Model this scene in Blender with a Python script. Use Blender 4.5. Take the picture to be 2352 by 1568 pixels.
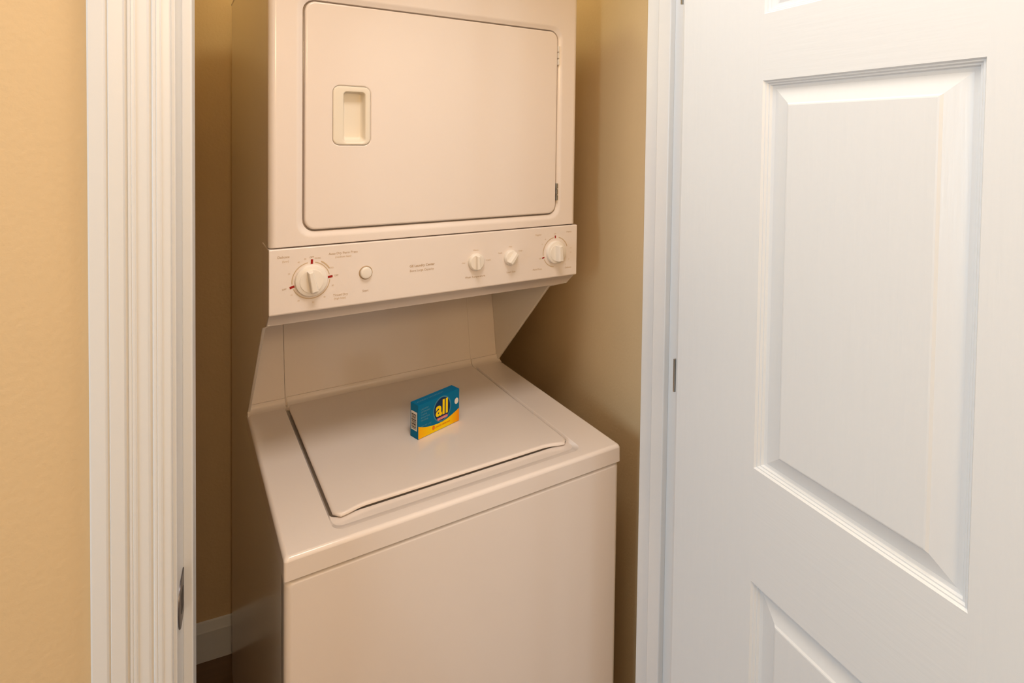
import bpy, bmesh, math
from mathutils import Matrix, Vector

# ------------------------------------------------------------------ scene
for o in list(bpy.data.objects):
    bpy.data.objects.remove(o, do_unlink=True)
scene = bpy.context.scene
C = scene.collection
R = math.radians

# ------------------------------------------------------------------ camera
cam_d = bpy.data.cameras.new('camera')
cam = bpy.data.objects.new('camera', cam_d)
C.objects.link(cam)
cam_d.sensor_fit = 'HORIZONTAL'
cam_d.sensor_width = 36.0
cam_d.lens = 20.0068
cam_d.shift_x = 0.00151
cam_d.shift_y = -0.18432
cam_d.clip_start = 0.02
_r, _u, _f = Vector((0.917030, -0.398625, 0.012397)), Vector((-0.000713, 0.029447, 0.999566)), Vector((0.398817, 0.916641, -0.026720))
cam.matrix_world = Matrix(((_r.x, _u.x, -_f.x, 0.0), (_r.y, _u.y, -_f.y, 0.0),
                           (_r.z, _u.z, -_f.z, 1.6447), (0, 0, 0, 1)))
scene.camera = cam

# ------------------------------------------------------------------ world, lights, exposure
world = bpy.data.worlds.new('daylight')
scene.world = world
world.use_nodes = True
bgn = world.node_tree.nodes['Background']
bgn.inputs['Color'].default_value = (0.80, 0.88, 1.0, 1)
bgn.inputs['Strength'].default_value = 1.0

def area(name, loc, target, sx, sy, power, col, shape='RECTANGLE'):
    d = bpy.data.lights.new(name, 'AREA')
    d.shape = shape
    d.size = sx
    d.size_y = sy
    d.energy = power
    d.color = col
    o = bpy.data.objects.new(name, d)
    C.objects.link(o)
    o.location = loc
    o.rotation_euler = (Vector(target) - Vector(loc)).to_track_quat('-Z', 'Y').to_euler()
    return o

def globe(name, loc, power, col, radius):
    d = bpy.data.lights.new(name, 'POINT')
    d.energy = power
    d.color = col
    d.shadow_soft_size = radius
    o = bpy.data.objects.new(name, d)
    C.objects.link(o)
    o.location = loc
    return o

# warm tungsten globe lamp hanging in the hall behind the photographer
globe('hall_globe_lamp', (0.10, -0.75, 2.06), 22.5, (1.0, 0.73, 0.42), 0.12)
# added fill, no real fixture: soft light from above brightening the washer deck
area('deck_fill_light', (0.22, 0.46, 2.57), (0.22, 0.49, 0.0), 0.5, 0.4, 10.2, (1.0, 0.93, 0.87))
# small lamp on the closet ceiling above the dryer
globe('closet_ceiling_lamp', (0.30, 1.50, 2.50), 6.0, (1.0, 0.96, 0.60), 0.08)
# daylight coming in through the hall window at the far left end of the hall
area('window_daylight', (-2.52, -0.35, 1.67), (0.7, 0.2, 1.50), 0.9, 1.25, 37.5, (0.655, 0.86, 1.03))

vs = scene.view_settings
vs.view_transform = 'Standard'
vs.look = 'None'
vs.gamma = 1.0
vs.use_curve_mapping = False
vs.exposure = -0.10

# ------------------------------------------------------------------ materials
def nodes_of(name):
    m = bpy.data.materials.new(name)
    m.use_nodes = True
    nt = m.node_tree
    return m, nt, nt.nodes['Principled BSDF']

def srgb(r, g, b):
    def f(c):
        c /= 255.0
        return c / 12.92 if c <= 0.04045 else ((c + 0.055) / 1.055) ** 2.4
    return (f(r), f(g), f(b), 1.0)

def mat(name, col, rough=0.5, metal=0.0, var=0.03, scale=30.0, bump=0.0, bscale=200.0,
        stretch=(1, 1, 1), coat=0.0, spec=0.5, detail=3.0):
    """plain procedural surface: base colour with a faint noise, plus fine relief"""
    m, nt, p = nodes_of(name)
    tc = nt.nodes.new('ShaderNodeTexCoord')
    mp = nt.nodes.new('ShaderNodeMapping')
    mp.inputs['Scale'].default_value = stretch
    nt.links.new(tc.outputs['Object'], mp.inputs['Vector'])
    n = nt.nodes.new('ShaderNodeTexNoise')
    n.inputs['Scale'].default_value = scale
    n.inputs['Detail'].default_value = 3.0
    nt.links.new(mp.outputs['Vector'], n.inputs['Vector'])
    cr = nt.nodes.new('ShaderNodeValToRGB')
    cr.color_ramp.elements[0].color = tuple(c * (1 - var) for c in col[:3]) + (1,)
    cr.color_ramp.elements[1].color = tuple(min(1, c * (1 + var)) for c in col[:3]) + (1,)
    nt.links.new(n.outputs['Fac'], cr.inputs['Fac'])
    nt.links.new(cr.outputs['Color'], p.inputs['Base Color'])
    p.inputs['Roughness'].default_value = rough
    p.inputs['Metallic'].default_value = metal
    p.inputs['Coat Weight'].default_value = coat
    p.inputs['Coat Roughness'].default_value = 0.12
    p.inputs['Specular IOR Level'].default_value = spec
    if bump > 0:
        n2 = nt.nodes.new('ShaderNodeTexNoise')
        n2.inputs['Scale'].default_value = bscale
        n2.inputs['Detail'].default_value = detail
        nt.links.new(mp.outputs['Vector'], n2.inputs['Vector'])
        b = nt.nodes.new('ShaderNodeBump')
        b.inputs['Strength'].default_value = bump
        b.inputs['Distance'].default_value = 0.002
        nt.links.new(n2.outputs['Fac'], b.inputs['Height'])
        nt.links.new(b.outputs['Normal'], p.inputs['Normal'])
    return m

M = {}
M['wall'] = mat('tan_wall_paint', (0.69, 0.50, 0.28), 0.55, var=0.03, scale=6, bump=0.25, bscale=130, spec=0.35)
M['ceil'] = mat('white_ceiling_paint', (0.78, 0.75, 0.70), 0.9, var=0.02, bump=0.2, bscale=90)
M['trim'] = mat('white_trim_paint', (0.735, 0.73, 0.725), 0.32, var=0.015, scale=12, bump=0.06, bscale=60, stretch=(1, 1, .1))
M['doorv'] = mat('white_door_upright_grain', (0.715, 0.735, 0.755), 0.36, var=0.012, scale=12, bump=0.16, bscale=16, stretch=(1, 12, 0.7), detail=5)
M['doorh'] = mat('white_door_level_grain', (0.715, 0.735, 0.755), 0.36, var=0.012, scale=12, bump=0.09, bscale=16, stretch=(1, 0.7, 12), detail=5)
M['enamel'] = mat('bisque_enamel', (0.875, 0.775, 0.71), 0.17, var=0.012, scale=5, bump=0.015, bscale=300, coat=0.25)
M['enamel_side'] = mat('bisque_side_enamel', (0.84, 0.76, 0.67), 0.2, var=0.012, scale=5, bump=0.03, bscale=300, coat=0.2)
M['plastic'] = mat('bisque_plastic', (0.87, 0.80, 0.72), 0.38, var=0.01, scale=20)
M['handle'] = mat('cream_plastic', (0.85, 0.77, 0.65), 0.36, var=0.01, scale=20)
M['dark'] = mat('dark_gap', (0.05, 0.042, 0.035), 0.8, var=0.1)
M['chrome'] = mat('steel_hinge', (0.42, 0.42, 0.40), 0.3, metal=1.0, var=0.05)
M['bronze'] = mat('dark_bronze_strike', (0.16, 0.145, 0.15), 0.35, metal=0.9, var=0.1)
M['ink'] = mat('tan_print', (0.50, 0.34, 0.19), 0.5, var=0.02)
M['ink_soft'] = mat('pale_tan_print', (0.62, 0.46, 0.29), 0.5, var=0.02)
M['red'] = mat('red_print', (0.36, 0.02, 0.015), 0.45, var=0.02)
M['blue'] = mat('blue_carton', (0.0, 0.155, 0.33), 0.45, var=0.05, scale=60, spec=0.12)
M['navy'] = mat('navy_print', (0.006, 0.03, 0.10), 0.4, var=0.03)
M['ringblue'] = mat('light_blue_print', (0.06, 0.24, 0.38), 0.4, var=0.03)
M['yellow'] = mat('yellow_print', (1.0, 0.70, 0.0), 0.38, var=0.02)
M['orange'] = mat('orange_print', (0.85, 0.22, 0.01), 0.38, var=0.02)
M['pink'] = mat('pink_print', (0.70, 0.18, 0.20), 0.4, var=0.02)
M['white'] = mat('white_print', (0.78, 0.74, 0.68), 0.45, var=0.02)
M['black'] = mat('black_print', (0.05, 0.03, 0.02), 0.5, var=0.02)
M['paleblue'] = mat('pale_blue_print', (0.12, 0.30, 0.40), 0.45, var=0.05)
M['floor'] = mat('dark_brown_floor', (0.15, 0.075, 0.03), 0.4, var=0.3, scale=3, stretch=(1, 9, 1), bump=0.1, bscale=40)

# yellow wave of the carton: printed gradient from yellow to orange at its ends
def wave_material():
    m, nt, p = nodes_of('yellow_orange_print')
    tc = nt.nodes.new('ShaderNodeTexCoord')
    sep = nt.nodes.new('ShaderNodeSeparateXYZ')
    nt.links.new(tc.outputs['Generated'], sep.inputs['Vector'])
    cr = nt.nodes.new('ShaderNodeValToRGB')
    e = cr.color_ramp.elements
    e[0].position = 0.0; e[0].color = (1.0, 0.46, 0.0, 1)
    e[1].position = 1.0; e[1].color = (0.98, 0.30, 0.0, 1)
    a = e.new(0.30); a.color = (1.0, 0.66, 0.0, 1)
    a = e.new(0.72); a.color = (1.0, 0.68, 0.0, 1)
    nt.links.new(sep.outputs['X'], cr.inputs['Fac'])
    nt.links.new(cr.outputs['Color'], p.inputs['Base Color'])
    p.inputs['Roughness'].default_value = 0.38
    return m
M['wave'] = wave_material()
for k_ in ('yellow', 'orange', 'navy', 'ringblue', 'pink', 'white', 'paleblue', 'wave', 'red'):
    M[k_].node_tree.nodes['Principled BSDF'].inputs['Specular IOR Level'].default_value = 0.15

# ------------------------------------------------------------------ mesh helpers
def make(name, verts, faces, m, parent=None, smooth=True, angle=35, bevel=0.0, seg=2, mats=None, idx=None, wn=True):
    me = bpy.data.meshes.new(name)
    bm = bmesh.new()
    vv = [bm.verts.new(v) for v in verts]
    for k, f in enumerate(faces):
        try:
            fc = bm.faces.new([vv[i] for i in f])
            if idx:
                fc.material_index = idx[k]
        except ValueError:
            pass
    bmesh.ops.remove_doubles(bm, verts=bm.verts, dist=1e-6)
    bmesh.ops.recalc_face_normals(bm, faces=bm.faces)
    bm.to_mesh(me)
    bm.free()
    for mm in (mats or [m]):
        me.materials.append(mm)
    if smooth:
        me.shade_smooth()
        me.set_sharp_from_angle(angle=R(angle))
    o = bpy.data.objects.new(name, me)
    C.objects.link(o)
    if parent is not None:
        o.parent = parent
    if smooth and bevel == 0 and wn:
        w = o.modifiers.new('weighted_normal', 'WEIGHTED_NORMAL')
        w.keep_sharp = True
        w.weight = 60
    if bevel > 0:
        b = o.modifiers.new('bevel', 'BEVEL')
        b.width = bevel
        b.segments = seg
        b.limit_method = 'ANGLE'
        b.angle_limit = R(40)
        b.harden_normals = True
    return o

def box_vf(x0, x1, y0, y1, z0, z1):
    v = [(x0, y0, z0), (x1, y0, z0), (x1, y1, z0), (x0, y1, z0),
         (x0, y0, z1), (x1, y0, z1), (x1, y1, z1), (x0, y1, z1)]
    f = [(0, 1, 2, 3), (4, 5, 6, 7), (0, 1, 5, 4), (1, 2, 6, 5), (2, 3, 7, 6), (3, 0, 4, 7)]
    return v, f

def box(name, x0, x1, y0, y1, z0, z1, m, parent=None, bevel=0.0, seg=2):
    v, f = box_vf(x0, x1, y0, y1, z0, z1)
    return make(name, v, f, m, parent, bevel=bevel, seg=seg)

def join_vf(*parts):
    V, F = [], []
    for v, f in parts:
        k = len(V)
        V += list(v)
        F += [tuple(i + k for i in ff) for ff in f]
    return V, F

def rr(a0, a1, b0, b1, r, n=6):
    """rounded rectangle as a list of (a, b), counter-clockwise"""
    pts = []
    r = max(r, 1e-5)
    for ca, cb, s in ((a1 - r, b0 + r, -90), (a1 - r, b1 - r, 0), (a0 + r, b1 - r, 90), (a0 + r, b0 + r, 180)):
        for k in range(n + 1):
            t = R(s + 90.0 * k / n)
            pts.append((ca + r * math.cos(t), cb + r * math.sin(t)))
    return pts

def loft_vf(loops, cap0=False, cap1=False):
    n = len(loops[0])
    V = [p for l in loops for p in l]
    F = []
    for i in range(len(loops) - 1):
        for k in range(n):
            k2 = (k + 1) % n
            F.append((i * n + k, i * n + k2, (i + 1) * n + k2, (i + 1) * n + k))
    if cap0:
        F.append(tuple(range(n)))
    if cap1:
        F.append(tuple(range((len(loops) - 1) * n, len(loops) * n)))
    return V, F

def xz(pts, y):
    return [(a, y, b) for a, b in pts]

def xy(pts, z):
    return [(a, b, z) for a, b in pts]

def prism_x(name, prof, x0, x1, m, parent=None, bevel=0.0, seg=2):
    """(y, z) profile drawn out along x"""
    v, f = loft_vf([[(x0, y, z) for y, z in prof], [(x1, y, z) for y, z in prof]], True, True)
    return make(name, v, f, m, parent, bevel=bevel, seg=seg)

def lathe_vf(prof, cx, cz, y0, n=40):
    """(radius, height towards -y) profile turned about a y axis through (cx, cz)"""
    loops = [[(cx + r * math.cos(2 * math.pi * k / n), y0 - h, cz + r * math.sin(2 * math.pi * k / n)) for k in range(n)]
             for r, h in prof]
    return loft_vf(loops, True, True)

def empty(name, loc, rz=0.0):
    o = bpy.data.objects.new(name, None)
    C.objects.link(o)
    o.location = loc
    o.rotation_euler = (0, 0, rz)
    o.empty_display_size = 0.1
    return o

def structure(o):
    o['kind'] = 'structure'
    return o

def text(name, body, size, at, m, parent, rot=0.0, align='CENTER', bold=0.0, sx=1.0, basis=None):
    """flat lettering; by default in the xz plane facing -y"""
    cu = bpy.data.curves.new(name, 'FONT')
    cu.body = body
    cu.size = size
    cu.align_x = align
    cu.align_y = 'CENTER'
    cu.offset = bold
    cu.resolution_u = 3
    tmp = bpy.data.objects.new(name, cu)
    C.objects.link(tmp)
    bpy.context.view_layer.update()
    me = bpy.data.meshes.new_from_object(tmp)
    bpy.data.objects.remove(tmp, do_unlink=True)
    bpy.data.curves.remove(cu)
    B = basis or Matrix.Rotation(R(90), 4, 'X')
    me.transform(Matrix.Translation(Vector(at)) @ B @ Matrix.Rotation(R(rot), 4, 'Z') @ Matrix.Diagonal((sx, 1, 1, 1)))
    me.name = name
    me.materials.clear()
    me.materials.append(m)
    o = bpy.data.objects.new(name, me)
    C.objects.link(o)
    o.parent = parent
    return o

def arc_strip(name, cx, cz, y, r0, r1, a0, a1, m, parent, n=24):
    V, F = [], []
    for k in range(n + 1):
        t = R(a0 + (a1 - a0) * k / n)
        V += [(cx + r0 * math.cos(t), y, cz + r0 * math.sin(t)), (cx + r1 * math.cos(t), y, cz + r1 * math.sin(t))]
    for k in range(n):
        F.append((2 * k, 2 * k + 1, 2 * k + 3, 2 * k + 2))
    return make(name, V, F, m, parent, smooth=False)

# ================================================================== THE SETTING
YF, YB = 0.794, 0.935          # hall face and closet face of the partition
XL, XR = -0.097, 0.700         # jamb faces of the opening
ZH = 2.24                      # head of the opening
HX0, HX1, HY0, ZC = -2.60, 1.60, -1.15, 2.60
CX0, CX1, CY1 = -0.27, 0.785, 1.972

structure(box('floor', HX0 - .1, HX1 + .1, HY0 - .1, CY1 + .1, -0.05, 0.0, M['floor']))
structure(box('ceiling', HX0 - .1, HX1 + .1, HY0 - .1, CY1 + .1, ZC, ZC + 0.05, M['ceil']))
JT = 0.019
# partition with the door opening: one wall around the opening
v, f = join_vf(box_vf(HX0 - .1, XL - JT, YF, YB, 0, ZC), box_vf(XR + JT, HX1 + .1, YF, YB, 0, ZC),
               box_vf(XL - JT, XR + JT, YF, YB, ZH + JT, ZC))
structure(make('wall_closet_front', v, f, M['wall'], smooth=False))
structure(box('wall_closet_back', CX0 - .1, CX1 + .1, CY1, CY1 + .08, 0, ZC, M['wall']))
structure(box('wall_closet_right', CX1, CX1 + .08, YB, CY1, 0, ZC, M['wall']))
structure(box('wall_closet_left', CX0 - .08, CX0, YB, CY1, 0, ZC, M['wall']))
structure(box('wall_hall_back', HX0 - .1, HX1 + .1, HY0 - .08, HY0, 0, ZC, M['wall']))
structure(box('wall_hall_right', HX1, HX1 + .08, HY0, YF, 0, ZC, M['wall']))
# left end of the hall has the window that lets the daylight in
WY0, WY1, WZ0, WZ1 = -0.90, 0.20, 1.00, 2.35
v, f = join_vf(box_vf(HX0 - .1, HX0, HY0, WY0, 0, ZC), box_vf(HX0 - .1, HX0, WY1, YF, 0, ZC),
               box_vf(HX0 - .1, HX0, WY0, WY1, 0, WZ0), box_vf(HX0 - .1, HX0, WY0, WY1, WZ1, ZC))
structure(make('wall_hall_left', v, f, M['wall'], smooth=False))

# jambs with their stops
def jamb(name, xa, xb, stop_a, stop_b):
    o = box(name, xa, xb, YF, YB, 0, ZH, M['trim'], bevel=0.0015)
    structure(o)
    s = box('door_stop', stop_a, stop_b, 0.850, 0.886, 0, ZH, M['trim'], o, bevel=0.0025)
    return o
jl = jamb('trim_1', XL - JT, XL, XL - 0.001, XL + 0.012)
jr = jamb('trim_2', XR, XR + JT, XR - 0.012, XR + 0.001)
structure(box('trim_3', XL - JT, XR + JT, YF, YB, ZH, ZH + JT, M['trim']))

# moulded casing: a profile (x across, depth out of the wall) drawn up the wall
CASE = [(-0.1815, 0.0), (-0.1815, 0.0175), (-0.1795, 0.019), (-0.1655, 0.019), (-0.1640, 0.0165), (-0.1625, 0.0165),
        (-0.1612, 0.0185), (-0.1475, 0.0175), (-0.1462, 0.0135), (-0.1445, 0.0135), (-0.1430, 0.0155), (-0.1408, 0.0155),
        (-0.1402, 0.0145), (-0.1396, 0.0155), (-0.1368, 0.0152), (-0.1358, 0.0135), (-0.1245, 0.0130), (-0.1226, 0.0105),
        (-0.1205, 0.0105), (-0.1190, 0.0125), (-0.1165, 0.0125), (-0.1158, 0.0115), (-0.1151, 0.0125), (-0.1115, 0.0122),
        (-0.1103, 0.0108), (-0.1020, 0.0102), (-0.1010, 0.0092), (-0.1010, 0.0)]
def casing(name, mirror):
    loops = []
    for z in (0.0, ZH + 0.085):
        loops.append([((XL + XR - x) if mirror else x, YF - d, z) for x, d in CASE])
    v, f = loft_vf(loops, True, True)
    return structure(make(name, v, f, M['trim'], bevel=0.0005, seg=2))
casing('trim_4', False)
casing('trim_5', True)
hd = [[(x, YF - d, ZH + 0.004 + (-0.101 - xx)) for xx, d in CASE] for x in (XL - 0.004, XR + 0.004)]
v, f = loft_vf(hd, True, True)
structure(make('trim_6', v, f, M['trim']))

# strike plate on the left jamb, its lip bent round the jamb edge
sp = []
for k in range(13):
    t = R(90 + 180.0 * k / 12)
    sp.append((0.822 + 0.022 * math.cos(t), 1.041 + 0.0295 * math.sin(t)))
sp = sp + [(0.848, 1.041 - 0.0295), (0.848, 1.041 + 0.0295)]
v, f = loft_vf([[(XL - 0.002, y, z) for y, z in sp], [(XL + 0.0015, y, z) for y, z in sp]], True, True)
strike = make('strike_plate', v, f, M['bronze'], jl, bevel=0.0005)
v, f = loft_vf([[(XL + 0.0012, y, z) for y, z in rr(0.820, 0.838, 1.027, 1.055, .003, 3)],
                [(XL + 0.0018, y, z) for y, z in rr(0.820, 0.838, 1.027, 1.055, .003, 3)]], True, True)
make('latch_hole', v, f, M['dark'], strike)

# baseboards
def baseboard(name, a, b, n):
    """a-b along the wall foot, n points into the room"""
    prof = [(0, 0), (0.014, 0), (0.014, 0.092), (0.011, 0.098), (0.009, 0.108), (0.005, 0.118), (0, 0.120)]
    loops = [[(p[0] + n[0] * d, p[1] + n[1] * d, z) for d, z in prof] for p in (a, b)]
    v, f = loft_vf(loops, True, True)
    return structure(make(name, v, f, M['trim'], angle=25))
baseboard('baseboard_closet_back', (CX0, CY1), (CX1, CY1), (0, -1))
baseboard('baseboard_closet_right', (CX1, YB), (CX1, CY1 - .014), (-1, 0))
baseboard('baseboard_closet_left', (CX0, YB), (CX0, CY1 - .014), (1, 0))
baseboard('baseboard_hall_front', (HX0, YF), (-0.1815, YF), (0, -1))
baseboard('baseboard_hall_back', (HX0, HY0), (HX1, HY0), (0, 1))
# window frame in the hall's left wall
win = empty('window_1', (HX0, (WY0 + WY1) / 2, WZ0))
win['kind'] = 'structure'
win['label'] = 'white framed window at the left end of the hall'
def wbox(name, y0, y1, z0, z1, x0=-0.06, x1=0.012):
    return box(name, x0, x1, y0 + .35, y1 + .35, z0 - WZ0, z1 - WZ0, M['trim'], win, bevel=0.002)
wbox('window_frame', WY0, WY0 + .05, WZ0, WZ1); wbox('window_frame', WY1 - .05, WY1, WZ0, WZ1)
wbox('window_frame', WY0 + .05, WY1 - .05, WZ0, WZ0 + .05); wbox('window_frame', WY0 + .05, WY1 - .05, WZ1 - .05, WZ1)

# ------------------------------------------------------------------ the open door
DX0, DX1 = 0.657, 0.692        # visible face, hidden face
DY1, DY0 = 0.783, -0.150       # hinge edge, free edge
DZ0, DZ1 = 0.010, 2.120
door = empty('door_1', (DX0, DY1, 0))
door['kind'] = 'structure'
def dl(p):                     # world to door local
    return (p[0] - DX0, p[1] - DY1, p[2])
ys = [DY0, -0.030, 0.221, 0.331, 0.6065, DY1 - 0.008]
zs = [DZ0, 0.250, 0.999, 1.167, 1.7305, 1.8255, 2.010, DZ1]
PY = ((-0.030, 0.221), (0.331, 0.6065))
PZ = ((0.250, 0.999), (1.167, 1.7305), (1.8255, 2.010))
V, F, I = [], [], []
def quad(a, b, c, d, i):
    k = len(V)
    V.extend([dl(a), dl(b), dl(c), dl(d)])
    F.append((k, k + 1, k + 2, k + 3))
    I.append(i)
for i in range(len(ys) - 1):
    for j in range(len(zs) - 1):
        if (ys[i], ys[i + 1]) in PY and (zs[j], zs[j + 1]) in PZ:
            continue
        rail = (ys[i], ys[i + 1]) in PY
        quad((DX0, ys[i], zs[j]), (DX0, ys[i + 1], zs[j]), (DX0, ys[i + 1], zs[j + 1]), (DX0, ys[i], zs[j + 1]), 1 if rail else 0)
XE = DX0 + 0.006
quad((DX0, ys[-1], DZ0), (DX0 + .0018, DY1 - .0018, DZ0), (DX0 + .0018, DY1 - .0018, DZ1), (DX0, ys[-1], DZ1), 0)
quad((DX0 + .0018, DY1 - .0018, DZ0), (XE, DY1, DZ0), (XE, DY1, DZ1), (DX0 + .0018, DY1 - .0018, DZ1), 0)
quad((XE, DY1, DZ0), (DX1, DY1, DZ0), (DX1, DY1, DZ1), (XE, DY1, DZ1), 0)
quad((DX1, DY0, DZ0), (DX1, DY1, DZ0), (DX1, DY1, DZ1), (DX1, DY0, DZ1), 0)
quad((DX0, DY0, DZ0), (DX1, DY0, DZ0), (DX1, DY0, DZ1), (DX0, DY0, DZ1), 0)
for z in (DZ0, DZ1):
    quad((DX0, DY0, z), (DX1, DY0, z), (DX1, DY1, z), (DX0, DY1 - .008, z), 0)
me = bpy.data.meshes.new('door_slab')
me.from_pydata(V, [], F)
me.materials.append(M['doorv'])
me.materials.append(M['doorh'])
for p_, i_ in zip(me.polygons, I):
    p_.material_index = i_
slab = bpy.data.objects.new('door_slab', me)
C.objects.link(slab)
slab.parent = door
PROF = [(0.0, 0.0), (0.0022, 0.0030), (0.0040, 0.0030), (0.0058, 0.0058), (0.0078, 0.0058), (0.0096, 0.0090),
        (0.0150, 0.0095), (0.0400, 0.0035), (0.0425, 0.0012), (0.0445, 0.0008)]
for (y0, y1) in PY:
    for (z0, z1) in PZ:
        loops = []
        for o_, d in PROF:
            k = o_ * 0.84
            loops.append([dl((DX0 + d, a, b)) for a, b in ((y0 + o_, z0 + k), (y1 - o_, z0 + k), (y1 - o_, z1 - k), (y0 + o_, z1 - k))])
        v, f = loft_vf(loops, False, True)
        make('door_panel', v, f, M['doorv'], door, smooth=False)
# hinges: leaves in the gap between jamb and door, knuckle behind
for hz in (1.905, 1.234, 0.25):
    h = make('hinge', *join_vf(box_vf(-0.0006, 0.030, -0.0008, 0.0026, hz - .029, hz + .029)), M['chrome'], door, bevel=.0004)
    v, f = loft_vf([[dl((0.6955 + .0055 * math.cos(2 * math.pi * k / 14), 0.7885 + .0045 * math.sin(2 * math.pi * k / 14), z)) for k in range(14)]
                    for z in (hz - .032, hz + .032)], True, True)
    make('hinge_knuckle', v, f, M['chrome'], h)

# ================================================================== LAUNDRY CENTRE
W, D, D2, H0, H1, HT, DB = 0.68, 0.533, 0.1716, 0.3297, 0.4492, 1.030, 0.952
Z0 = 0.99                      # washer deck above the floor
unit = empty('laundry_center', (0.030, 0.924, 0.0), R(7.0))
unit['label'] = 'tall bisque stacked washer and dryer unit standing in the closet'
unit['category'] = 'washer dryer'

# side panels: one sheet each, notched between the dryer and the washer deck
side = [(0.012, 0.012), (DB, 0.012), (DB, Z0 + HT), (D2 + 0.030, Z0 + HT), (D2 + 0.030, Z0 + 0.303), (0.271, Z0 + 0.278),
        (D, Z0 - 0.002), (D, Z0 - 0.0365), (0.012, Z0 - 0.0365)]
prism_x('side_panel', side, 0.0015, 0.008, M['enamel_side'], unit, bevel=0.002)
prism_x('side_panel', side, W - 0.008, W - 0.0015, M['enamel_side'], unit, bevel=0.002)
box('back_panel', 0.008, W - 0.008, DB - 0.008, DB - 0.001, 0.02, Z0 + HT - 0.004, M['enamel_side'], unit)
box('top_panel', 0.0, W, D2 + 0.028, DB, Z0 + HT, Z0 + HT + 0.004, M['enamel'], unit, bevel=0.0015)
for fx in (0.05, W - 0.05):
    for fy in (0.06, DB - 0.06):
        v, f = loft_vf([[(fx + r_ * math.cos(2 * math.pi * k / 12), fy + r_ * math.sin(2 * math.pi * k / 12), z_) for k in range(12)]
                        for r_, z_ in ((.02, 0.0), (.02, .012), (.012, .016), (.012, .03))], True, True)
        make('foot', v, f, M['dark'], unit)

# --- dryer front with the door opening
hx0, hx1, hz0, hz1 = 0.0580, 0.6245, Z0 + 0.4765, Z0 + 0.9025
loops = [xz(rr(0.0, W, Z0 + H1 + .0006, Z0 + HT + .004, .002), D2 + .034)]
rb = 0.013
for k in range(7):
    t = R(90.0 * k / 6)
    ins = rb * (1 - math.cos(t))
    loops.append(xz(rr(ins, W - ins, Z0 + H1 + .0006 + ins * .22, Z0 + HT + .004 - ins * .5, .003), D2 + rb * (1 - math.sin(t))))
for e, y, r_ in ((0.012, 0.0, .030), (0.0075, 0.0006, .027), (0.0045, 0.0032, .025), (0.0008, 0.0040, .023), (0.0, 0.0052, .0225), (0.0, 0.018, .0225)):
    loops.append(xz(rr(hx0 - e, hx1 + e, hz0 - e, hz1 + e, r_), D2 + y))
loops.append(xz(rr(hx0 + .012, hx1 - .012, hz0 + .012, hz1 - .012, .015), D2 + .019))
v, f = loft_vf(loops)
make('dryer_front', v, f, M['enamel'], unit, angle=50)
box('dryer_bulkhead', 0.008, W - 0.008, D2 + .0192, D2 + .024, Z0 + H1 + .012, Z0 + HT - .004, M['dark'], unit)

# --- dryer door with the pull recess
g = 0.0032
sx0, sx1, sz0, sz1 = hx0 + g, hx1 - g, hz0 + g, hz1 - g
px0, px1, pz0, pz1 = 0.1115, 0.1825, Z0 + 0.6365, Z0 + 0.7475
loops = []
for ins, y in ((0, .018), (0, .0035), (.0006, .0015), (.002, .0002), (.004, -.0003)):
    loops.append(xz(rr(sx0 + ins, sx1 - ins, sz0 + ins, sz1 - ins, .0195 - ins * .5), D2 + y))
loops.append(xz(rr(px0 - .0025, px1 + .0025, pz0 - .0025, pz1 + .0025, .0135), D2 - .0003))
loops.append(xz(rr(px0 - .0006, px1 + .0006, pz0 - .0006, pz1 + .0006, .0125), D2 + .0014))
loops.append(xz(rr(px0 - .0006, px1 + .0006, pz0 - .0006, pz1 + .0006, .0125), D2 + .006))
v, f = loft_vf(loops)
ddoor = make('dryer_door', v, f, M['enamel'], unit, angle=40)
loops = [xz(rr(px0, px1, pz0, pz1, .012), D2 + .006), xz(rr(px0, px1, pz0, pz1, .012), D2 + .0008),
         xz(rr(px0 + .002, px1 - .002, pz0 + .002, pz1 - .002, .011), D2 - .0008)]
q = (0.1315, 0.1718, Z0 + .6430, Z0 + .7375)
for ins, y, r_ in ((-.0025, -.0008, .008), (-.0006, .0002, .0072), (.0, .002, .007), (.0015, .012, .0065), (.0035, .0158, .005), (.006, .0168, .004)):
    loops.append(xz(rr(q[0] + ins, q[1] - ins, q[2] + ins * 1.6, q[3] - ins * .3, r_), D2 + y))
v, f = loft_vf(loops, False, True)
hd_ = make('door_pull', v, f, M['handle'], ddoor, angle=60)
hd_['label'] = 'cream plastic recessed pull'
for z0_, z1_, mm in ((Z0 + .823, Z0 + .868, 'plastic'), (Z0 + .509, Z0 + .550, 'chrome')):
    v, f = join_vf(*[box_vf(hx1 - .0030, hx1 + .0012, D2 - .0022, D2 + .012, z0_ + k * (z1_ - z0_) / 3 + .0008, z0_ + (k + 1) * (z1_ - z0_) / 3 - .0008) for k in range(3)])
    make('hinge', v, f, M[mm], ddoor, bevel=.0008)

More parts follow.
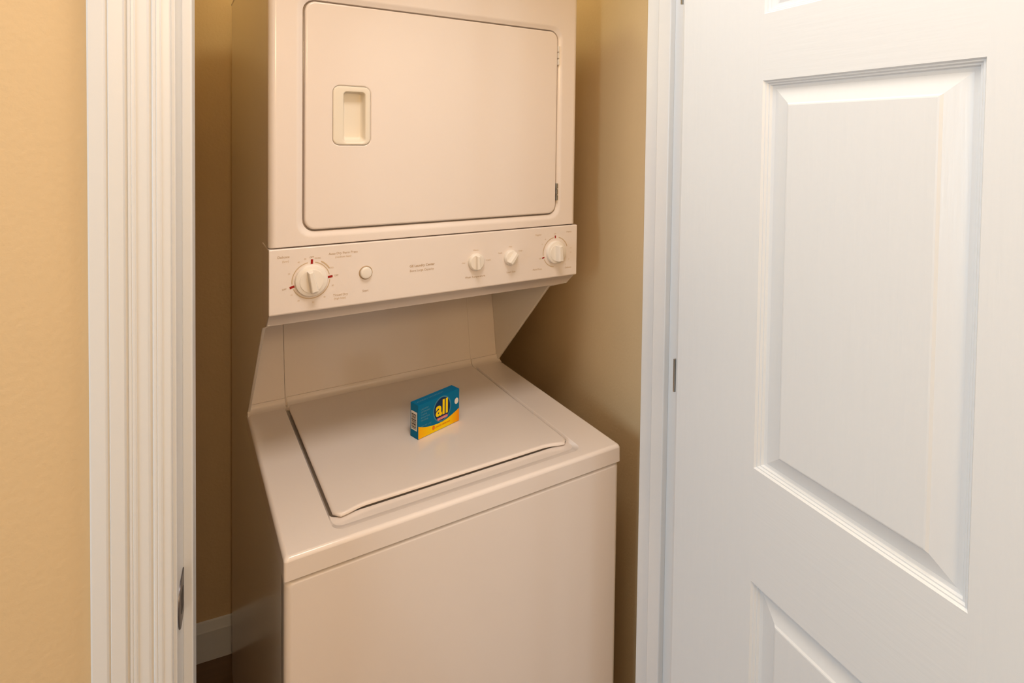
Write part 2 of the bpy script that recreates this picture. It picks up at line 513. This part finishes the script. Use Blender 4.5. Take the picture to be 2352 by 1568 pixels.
# --- control console
XC1 = W + 0.0025
YC = D2 - 0.0035               # console face
con = [(YC, Z0 + H1), (YC, Z0 + H0 + .0015), (YC + .004, Z0 + H0 - .001), (YC + .008, Z0 + H0 - .0015), (0.206, Z0 + 0.3012), (0.216, Z0 + 0.300), (0.26, Z0 + 0.31), (0.26, Z0 + H1)]
console = prism_x('control_console', con, 0.0, XC1, M['enamel'], unit, bevel=0.0022, seg=3)
yp = YC - 0.0003               # print sits on the face
def knob(x, z, rs, rt, hs, blade_w, blade_h, ang, taper, ht=None):
    """skirted dial with a finger grip across it"""
    prof = [(rs, 0.0), (rs, hs * .45), (rs * .985, hs * .7), (rs * .95, hs * .85), (rt, hs), (rt * .985, hs + .0008), (rt * .9, hs + .0012), (.0008, hs + .0012)]
    v, f = lathe_vf(prof, x, z, YC)
    kb = make('dial_knob', v, f, M['plastic'], unit, angle=40)
    L = rt * 0.94
    loops = []
    for wf, lf, h in ((1.0, 1.0, hs * .5), (.94, .99, hs + blade_h * .55), (.80, .95, hs + blade_h * .9), (.6, .9, hs + blade_h)):
        hw = blade_w * .5 * wf
        pts = [(-hw, -L * lf), (hw, -L * lf), (hw * taper, L * lf), (-hw * taper, L * lf)]
        ca, sa = math.cos(R(ang)), math.sin(R(ang))
        loops.append([(x + a * ca - b * sa, YC - h, z + a * sa + b * ca) for a, b in pts])
    v, f = loft_vf(loops, True, True)
    make('grip', v, f, M['plastic'], kb, bevel=.0012, seg=3)
    return kb
kz = Z0 + 0.3885
knob(0.0725, kz - .001, 0.0290, 0.0215, 0.0075, 0.0150, 0.0135, 12, 0.7)
knob(0.6200, kz + .0010, 0.0265, 0.0200, 0.0085, 0.0150, 0.0170, 4, 0.8)
knob(0.4120, kz - .001, 0.0185, 0.0160, 0.0080, 0.0095, 0.0095, 2, 0.85)
knob(0.4980, kz + .0005, 0.0170, 0.0150, 0.0085, 0.0120, 0.0120, -38, 0.85)
# start button in its well
v, f = lathe_vf([(.0132, 0.0), (.0132, .0006), (.0122, .0010), (.0118, 0.0003), (.0118, -0.001)], 0.174, kz + .002, YC)
btn_w = make('button_well', v, f, M['ink'], unit)
v, f = lathe_vf([(.0112, -0.001), (.0112, .0042), (.0104, .0056), (.008, .0062), (.0005, .0064)], 0.174, kz + .002, YC)
make('start_button', v, f, M['plastic'], unit, angle=60)

# printing on the console
def print_arc(cx, cz, r, a0, a1, w=.0016, m='ink_soft'):
    arc_strip('printed_ring', cx, cz, yp, r - w / 2, r + w / 2, a0, a1, M[m], console)
def tick(cx, cz, r, a, l=.0086, w=.0042, m='red'):
    t = R(a); ux_, uz_ = math.cos(t), math.sin(t)
    V = []
    for s, q_ in ((-1, -1), (1, -1), (1, 1), (-1, 1)):
        V.append((cx + ux_ * (r + q_ * l / 2) - uz_ * s * w / 2, yp - .0001, cz + uz_ * (r + q_ * l / 2) + ux_ * s * w / 2))
    make('printed_mark', V, [(0, 1, 2, 3)], M[m], console, smooth=False)
def word(s, size, x, z, m='ink', bold=0.0, sx=1.0):
    text('lettering', s, size, (x, yp, z), M[m], console, bold=bold, sx=sx)
kx, kzz = 0.0725, kz - .001
for a0, a1 in ((100, 187), (203, 357), (13, 78)):
    print_arc(kx, kzz, .0335, a0, a1)
arc_strip('printed_ring', kx, kzz, yp, .0365, .0390, 30, 62, M['ink_soft'], console)
for a in (88, 5, 195):
    tick(kx, kzz, .0345, a)
word('OFF', .0045, kx + .001, kzz + .0425, 'ink'); word('OFF', .0045, kx + .0455, kzz + .004, 'ink'); word('OFF', .0045, kx - .0465, kzz - .0115, 'ink')
for a, s in ((122, '40'), (105, '50'), (158, '20'), (214, '10'), (238, '60'), (275, '50'), (305, '40'), (340, '30'), (28, 'LESS'), (74, 'MORE')):
    word(s, .0040, kx + .0415 * math.cos(R(a)), kzz + .0415 * math.sin(R(a)), 'ink_soft')
word('Delicate', .0062, 0.0245, Z0 + .4345, 'ink'); word('(low)', .0055, 0.0280, Z0 + .4265, 'ink_soft')
word('Auto Dry Perm Press', .0062, 0.1310, Z0 + .4330, 'ink'); word('(medium heat)', .0052, 0.1310, Z0 + .4260, 'ink_soft')
word('Timed Dry', .0062, 0.1260, Z0 + .3540, 'ink'); word('(high heat)', .0052, 0.1250, Z0 + .3475, 'ink_soft')
word('Start', .0062, 0.1735, Z0 + .3555, 'ink')
word('GE Laundry Center', .0068, 0.2900, Z0 + .3930, 'ink', .00012); word('Extra Large Capacity', .0062, 0.2895, Z0 + .3835, 'ink')
word('Wash Temperature', .0060, 0.4110, Z0 + .3555, 'ink'); word('Hot', .0048, 0.3830, kz - .001, 'ink_soft'); word('Warm', .0048, 0.4120, kz + .024, 'ink_soft'); word('Cold', .0052, 0.4430, kz, 'ink_soft')
word('Load Size', .0060, 0.5000, Z0 + .3560, 'ink'); word('Med', .0046, 0.4980, kz + .024, 'ink_soft'); word('Small', .0046, 0.4720, kz + .012, 'ink_soft'); word('Large', .0046, 0.5240, kz + .013, 'ink_soft')
bx_, bz_ = 0.6200, kz + .001
for a0, a1 in ((100, 190), (205, 262), (20, 76)):
    print_arc(bx_, bz_, .0345, a0, a1, .0018)
for a in (92, 197):
    tick(bx_, bz_, .0355, a, .0062, .0032)
word('OFF', .0042, bx_ - .002, bz_ + .0425, 'ink_soft')
for a, s in ((150, '6'), (132, '10'), (196, 'OFF'), (8, '14'), (-6, '10'), (-28, '6'), (-48, '2')):
    word(s, .0042, bx_ + .0435 * math.cos(R(a)), bz_ + .0425 * math.sin(R(a)), 'ink_soft')
word('Regular', .0055, 0.5720, Z0 + .4330, 'ink_soft'); word('Heavy', .0058, 0.6580, Z0 + .4345, 'ink_soft')
word('Perm Press', .0055, 0.5700, Z0 + .3540, 'ink_soft'); word('Delicate', .0055, 0.6570, Z0 + .3500, 'ink_soft')

# --- backsplash between console and deck: middle panel and two flanks, leaning back a little
def splash(x0, x1, y_off):
    lean = 0.18
    prof = [(D + y_off - .001, Z0 - 0.012), (D + lean * .32 + y_off, Z0 + .32), (D + lean * .32 + y_off + .010, Z0 + .32), (D + y_off + .010, Z0 - 0.012)]
    prism_x('backsplash', prof, x0, x1, M['enamel'], unit, bevel=0.0012)
splash(0.008, 0.0855, 0.0)
splash(0.0858, 0.5872, -0.0008)
splash(0.5874, W - 0.008, 0.0)
box('bulkhead', 0.008, W - 0.008, 0.21, 0.62, Z0 + .312, Z0 + .330, M['dark'], unit)

# --- washer deck with the lid well
wx0, wx1, wy0, wy1 = 0.0825, 0.5965, 0.0275, D - 0.006
loops = [xy(rr(0.0, W, 0.0, D + .004, .004), Z0 - .0365)]
loops.append(xy(rr(0.0, W, 0.0, D + .004, .005), Z0 - .007))
for k in range(1, 7):
    t = R(90.0 * k / 6)
    ins = .0075 * (1 - math.cos(t))
    loops.append(xy(rr(ins, W - ins, ins, D + .004 - ins * .2, .006), Z0 - .0075 + .0075 * math.sin(t)))
loops.append(xy(rr(wx0 - .001, wx1 + .001, wy0 - .002, wy1, .020), Z0))
loops.append(xy(rr(wx0, wx1, wy0, wy1, .019), Z0 - .0008))
loops.append(xy(rr(wx0 + .0035, wx1 - .0035, wy0 + .0160, wy1, .018), Z0 - .0060))
loops.append(xy(rr(wx0 + .0040, wx1 - .0040, wy0 + .0185, wy1, .018), Z0 - .0064))
loops.append(xy(rr(wx0 + .0040, wx1 - .0040, wy0 + .0440, wy1, .012), Z0 - .0068))
loops.append(xy(rr(wx0 + .0040, wx1 - .0040, wy0 + .0500, wy1, .012), Z0 - .0240))
v, f = loft_vf(loops, False, True)
make('washer_deck', v, f, M['enamel'], unit, angle=50)

# --- washer lid: slab with a scooped front edge
lx0, lx1, ly1 = 0.0905, 0.5885, D - 0.010
def lid_outline(ins):
    pts = []
    n = 44
    x0_, x1_ = lx0 + ins, lx1 - ins
    for k in range(n + 1):
        t = k / n
        x = x0_ + (x1_ - x0_) * t
        e = min(x - x0_, x1_ - x)
        s = min(1.0, max(0.0, (e - .008) / .050)); s = s * s * (3 - 2 * s)
        rcorner = .012
        cy = (rcorner - math.sqrt(max(0.0, rcorner ** 2 - (rcorner - e) ** 2))) if e < rcorner else 0.0
        pts.append((x, 0.0625 + ins + 0.0095 * s + cy))
    pts += [(x1_, ly1), (x0_, ly1)]
    return pts
loops = [xy(lid_outline(.003), Z0 - .0045), xy(lid_outline(.0004), Z0 - .0035), xy(lid_outline(0.0), Z0 - .0015), xy(lid_outline(.0008), Z0 + .0008),
         xy(lid_outline(.0028), Z0 + .0020), xy(lid_outline(.0060), Z0 + .0025)]
v, f = loft_vf(loops, True, True)
make('washer_lid', v, f, M['enamel'], unit, angle=50)

# cove where the deck turns up into the backsplash
def cove(x0, x1, dz):
    prof = []
    for k in range(7):
        t = R(90.0 * k / 6)
        prof.append((D - .016 + .0165 * math.sin(t), Z0 + dz + .016 - .0165 * math.cos(t)))
    prof += [(D + .006, Z0 + dz + .016), (D + .006, Z0 - .008), (D - .016, Z0 - .008)]
    prism_x('rear_cove', prof, x0, x1, M['enamel'], unit)
cove(0.0015, 0.0850, 0.0005)
cove(0.0895, 0.5860, 0.0022)
cove(0.5885, W - 0.0015, 0.0005)

# --- washer front panel
loops = [xz(rr(0.0015, W - .0015, 0.03, Z0 - .0405, .004), 0.034)]
rb = 0.011
for k in range(7):
    t = R(90.0 * k / 6)
    ins = rb * (1 - math.cos(t))
    loops.append(xz(rr(.0015 + ins, W - .0015 - ins, 0.03 + ins, Z0 - .0400 - ins * .55, .007), .0015 + rb * (1 - math.sin(t))))
v, f = loft_vf(loops, False, True)
make('washer_front_panel', v, f, M['enamel'], unit, angle=60)
box('washer_bulkhead', 0.006, W - 0.006, 0.013, 0.03, Z0 - .060, Z0 - .0364, M['enamel_side'], unit)

# ================================================================== DETERGENT CARTON
BL, BD, BH = 0.1185, 0.027, 0.0745
RZ7 = Matrix.Rotation(R(7.0), 4, 'Z')
bp = Matrix.Translation((0.030, 0.924, 0)) @ RZ7 @ Vector((0.3052, 0.2221, Z0 + 0.0026))
carton = empty('detergent_box', bp, R(7.0 + 16.8))
carton['label'] = 'small blue and yellow detergent carton standing on the washer lid'
carton['category'] = 'detergent box'
box('carton', 0, BL, 0, BD, 0, BH, M['blue'], carton, bevel=.0008)
yo = -0.0003
ctrl = [(0, .385), (.1, .315), (.2, .27), (.32, .235), (.45, .215), (.58, .215), (.7, .245), (.82, .30), (.92, .355), (1.0, .405)]
V, F = [], []
for s, t in ctrl:
    xx = .0006 + s * (BL - .0012)
    V += [(xx, yo, .0008), (xx, yo, t * BH)]
for k in range(len(ctrl) - 1):
    F.append((2 * k, 2 * k + 2, 2 * k + 3, 2 * k + 1))
make('yellow_band', V, F, M['wave'], carton, smooth=False)
def disc(name, x, z, rx, rz_, y, m, a0=0, a1=360, n=40):
    V = [(x + rx * math.cos(R(a0 + (a1 - a0) * k / n)), y, z + rz_ * math.sin(R(a0 + (a1 - a0) * k / n))) for k in range(n + (0 if a1 - a0 == 360 else 1))]
    return make(name, V, [tuple(range(len(V)))], m, carton, smooth=False)
lx, lz = .0670, .0455
disc('logo_ring', lx, lz, .0262, .0285, yo - .0001, M['ringblue'])
disc('logo_disc', lx, lz, .0232, .0255, yo - .0002, M['navy'])
text('logo_lettering', 'all', .046, (lx - .0004, yo - .0004, lz + .0015), M['yellow'], carton, bold=.0013, sx=.92)
make('logo_banner', [(lx - .013, yo - .0005, lz - .0235), (lx + .0165, yo - .0005, lz - .0225), (lx + .0150, yo - .0005, lz - .0165), (lx - .0150, yo - .0005, lz - .0175)], [(0, 1, 2, 3)], M['pink'], carton, smooth=False)
text('logo_lettering', 'with stainlifters', .0042, (lx, yo - .0007, lz - .0202), M['white'], carton)
disc('badge', .1095, .0490, .0058, .0070, yo - .0001, M['white'])
disc('band_dot', .0425, .0110, .0038, .0048, yo - .0002, M['orange'])
text('lettering', 'powder detergent', .0058, (.0690, yo - .0003, .0105), M['orange'], carton, bold=.0001)
for k in range(5):
    text('lettering', ('LAUNDRY', 'DETERGENT', 'CLEANS', 'BRIGHTENS', 'WHITENS')[k], .0046, (.0075, yo, .0630 - k * .0062), M['paleblue'], carton, align='LEFT')
text('lettering', 'NET WT 2 OZ', .0046, (.0075, yo, .0255), M['paleblue'], carton, align='LEFT')
# top face print
bt = Matrix.Identity(4)
text('lettering', 'LAUNDRY DETERGENT', .0075, (BL * .36, BD * .5, BH + .0003), M['paleblue'], carton, basis=bt)
# end face: white label with bars
make('barcode_label', [(yo, .0035, .017), (yo, BD - .003, .017), (yo, BD - .003, .058), (yo, .0035, .058)], [(0, 1, 2, 3)], M['white'], carton, smooth=False)
wd = (.0012, .0020, .0010, .0026, .0012, .0016, .0024, .0010, .0018, .0012, .0022)
zz = .0205
for w_ in wd:
    make('bar', [(yo - .0003, .0065, zz), (yo - .0003, BD - .005, zz), (yo - .0003, BD - .005, zz + w_), (yo - .0003, .0065, zz + w_)], [(0, 1, 2, 3)], M['black'], carton, smooth=False)
    zz += w_ + .0014
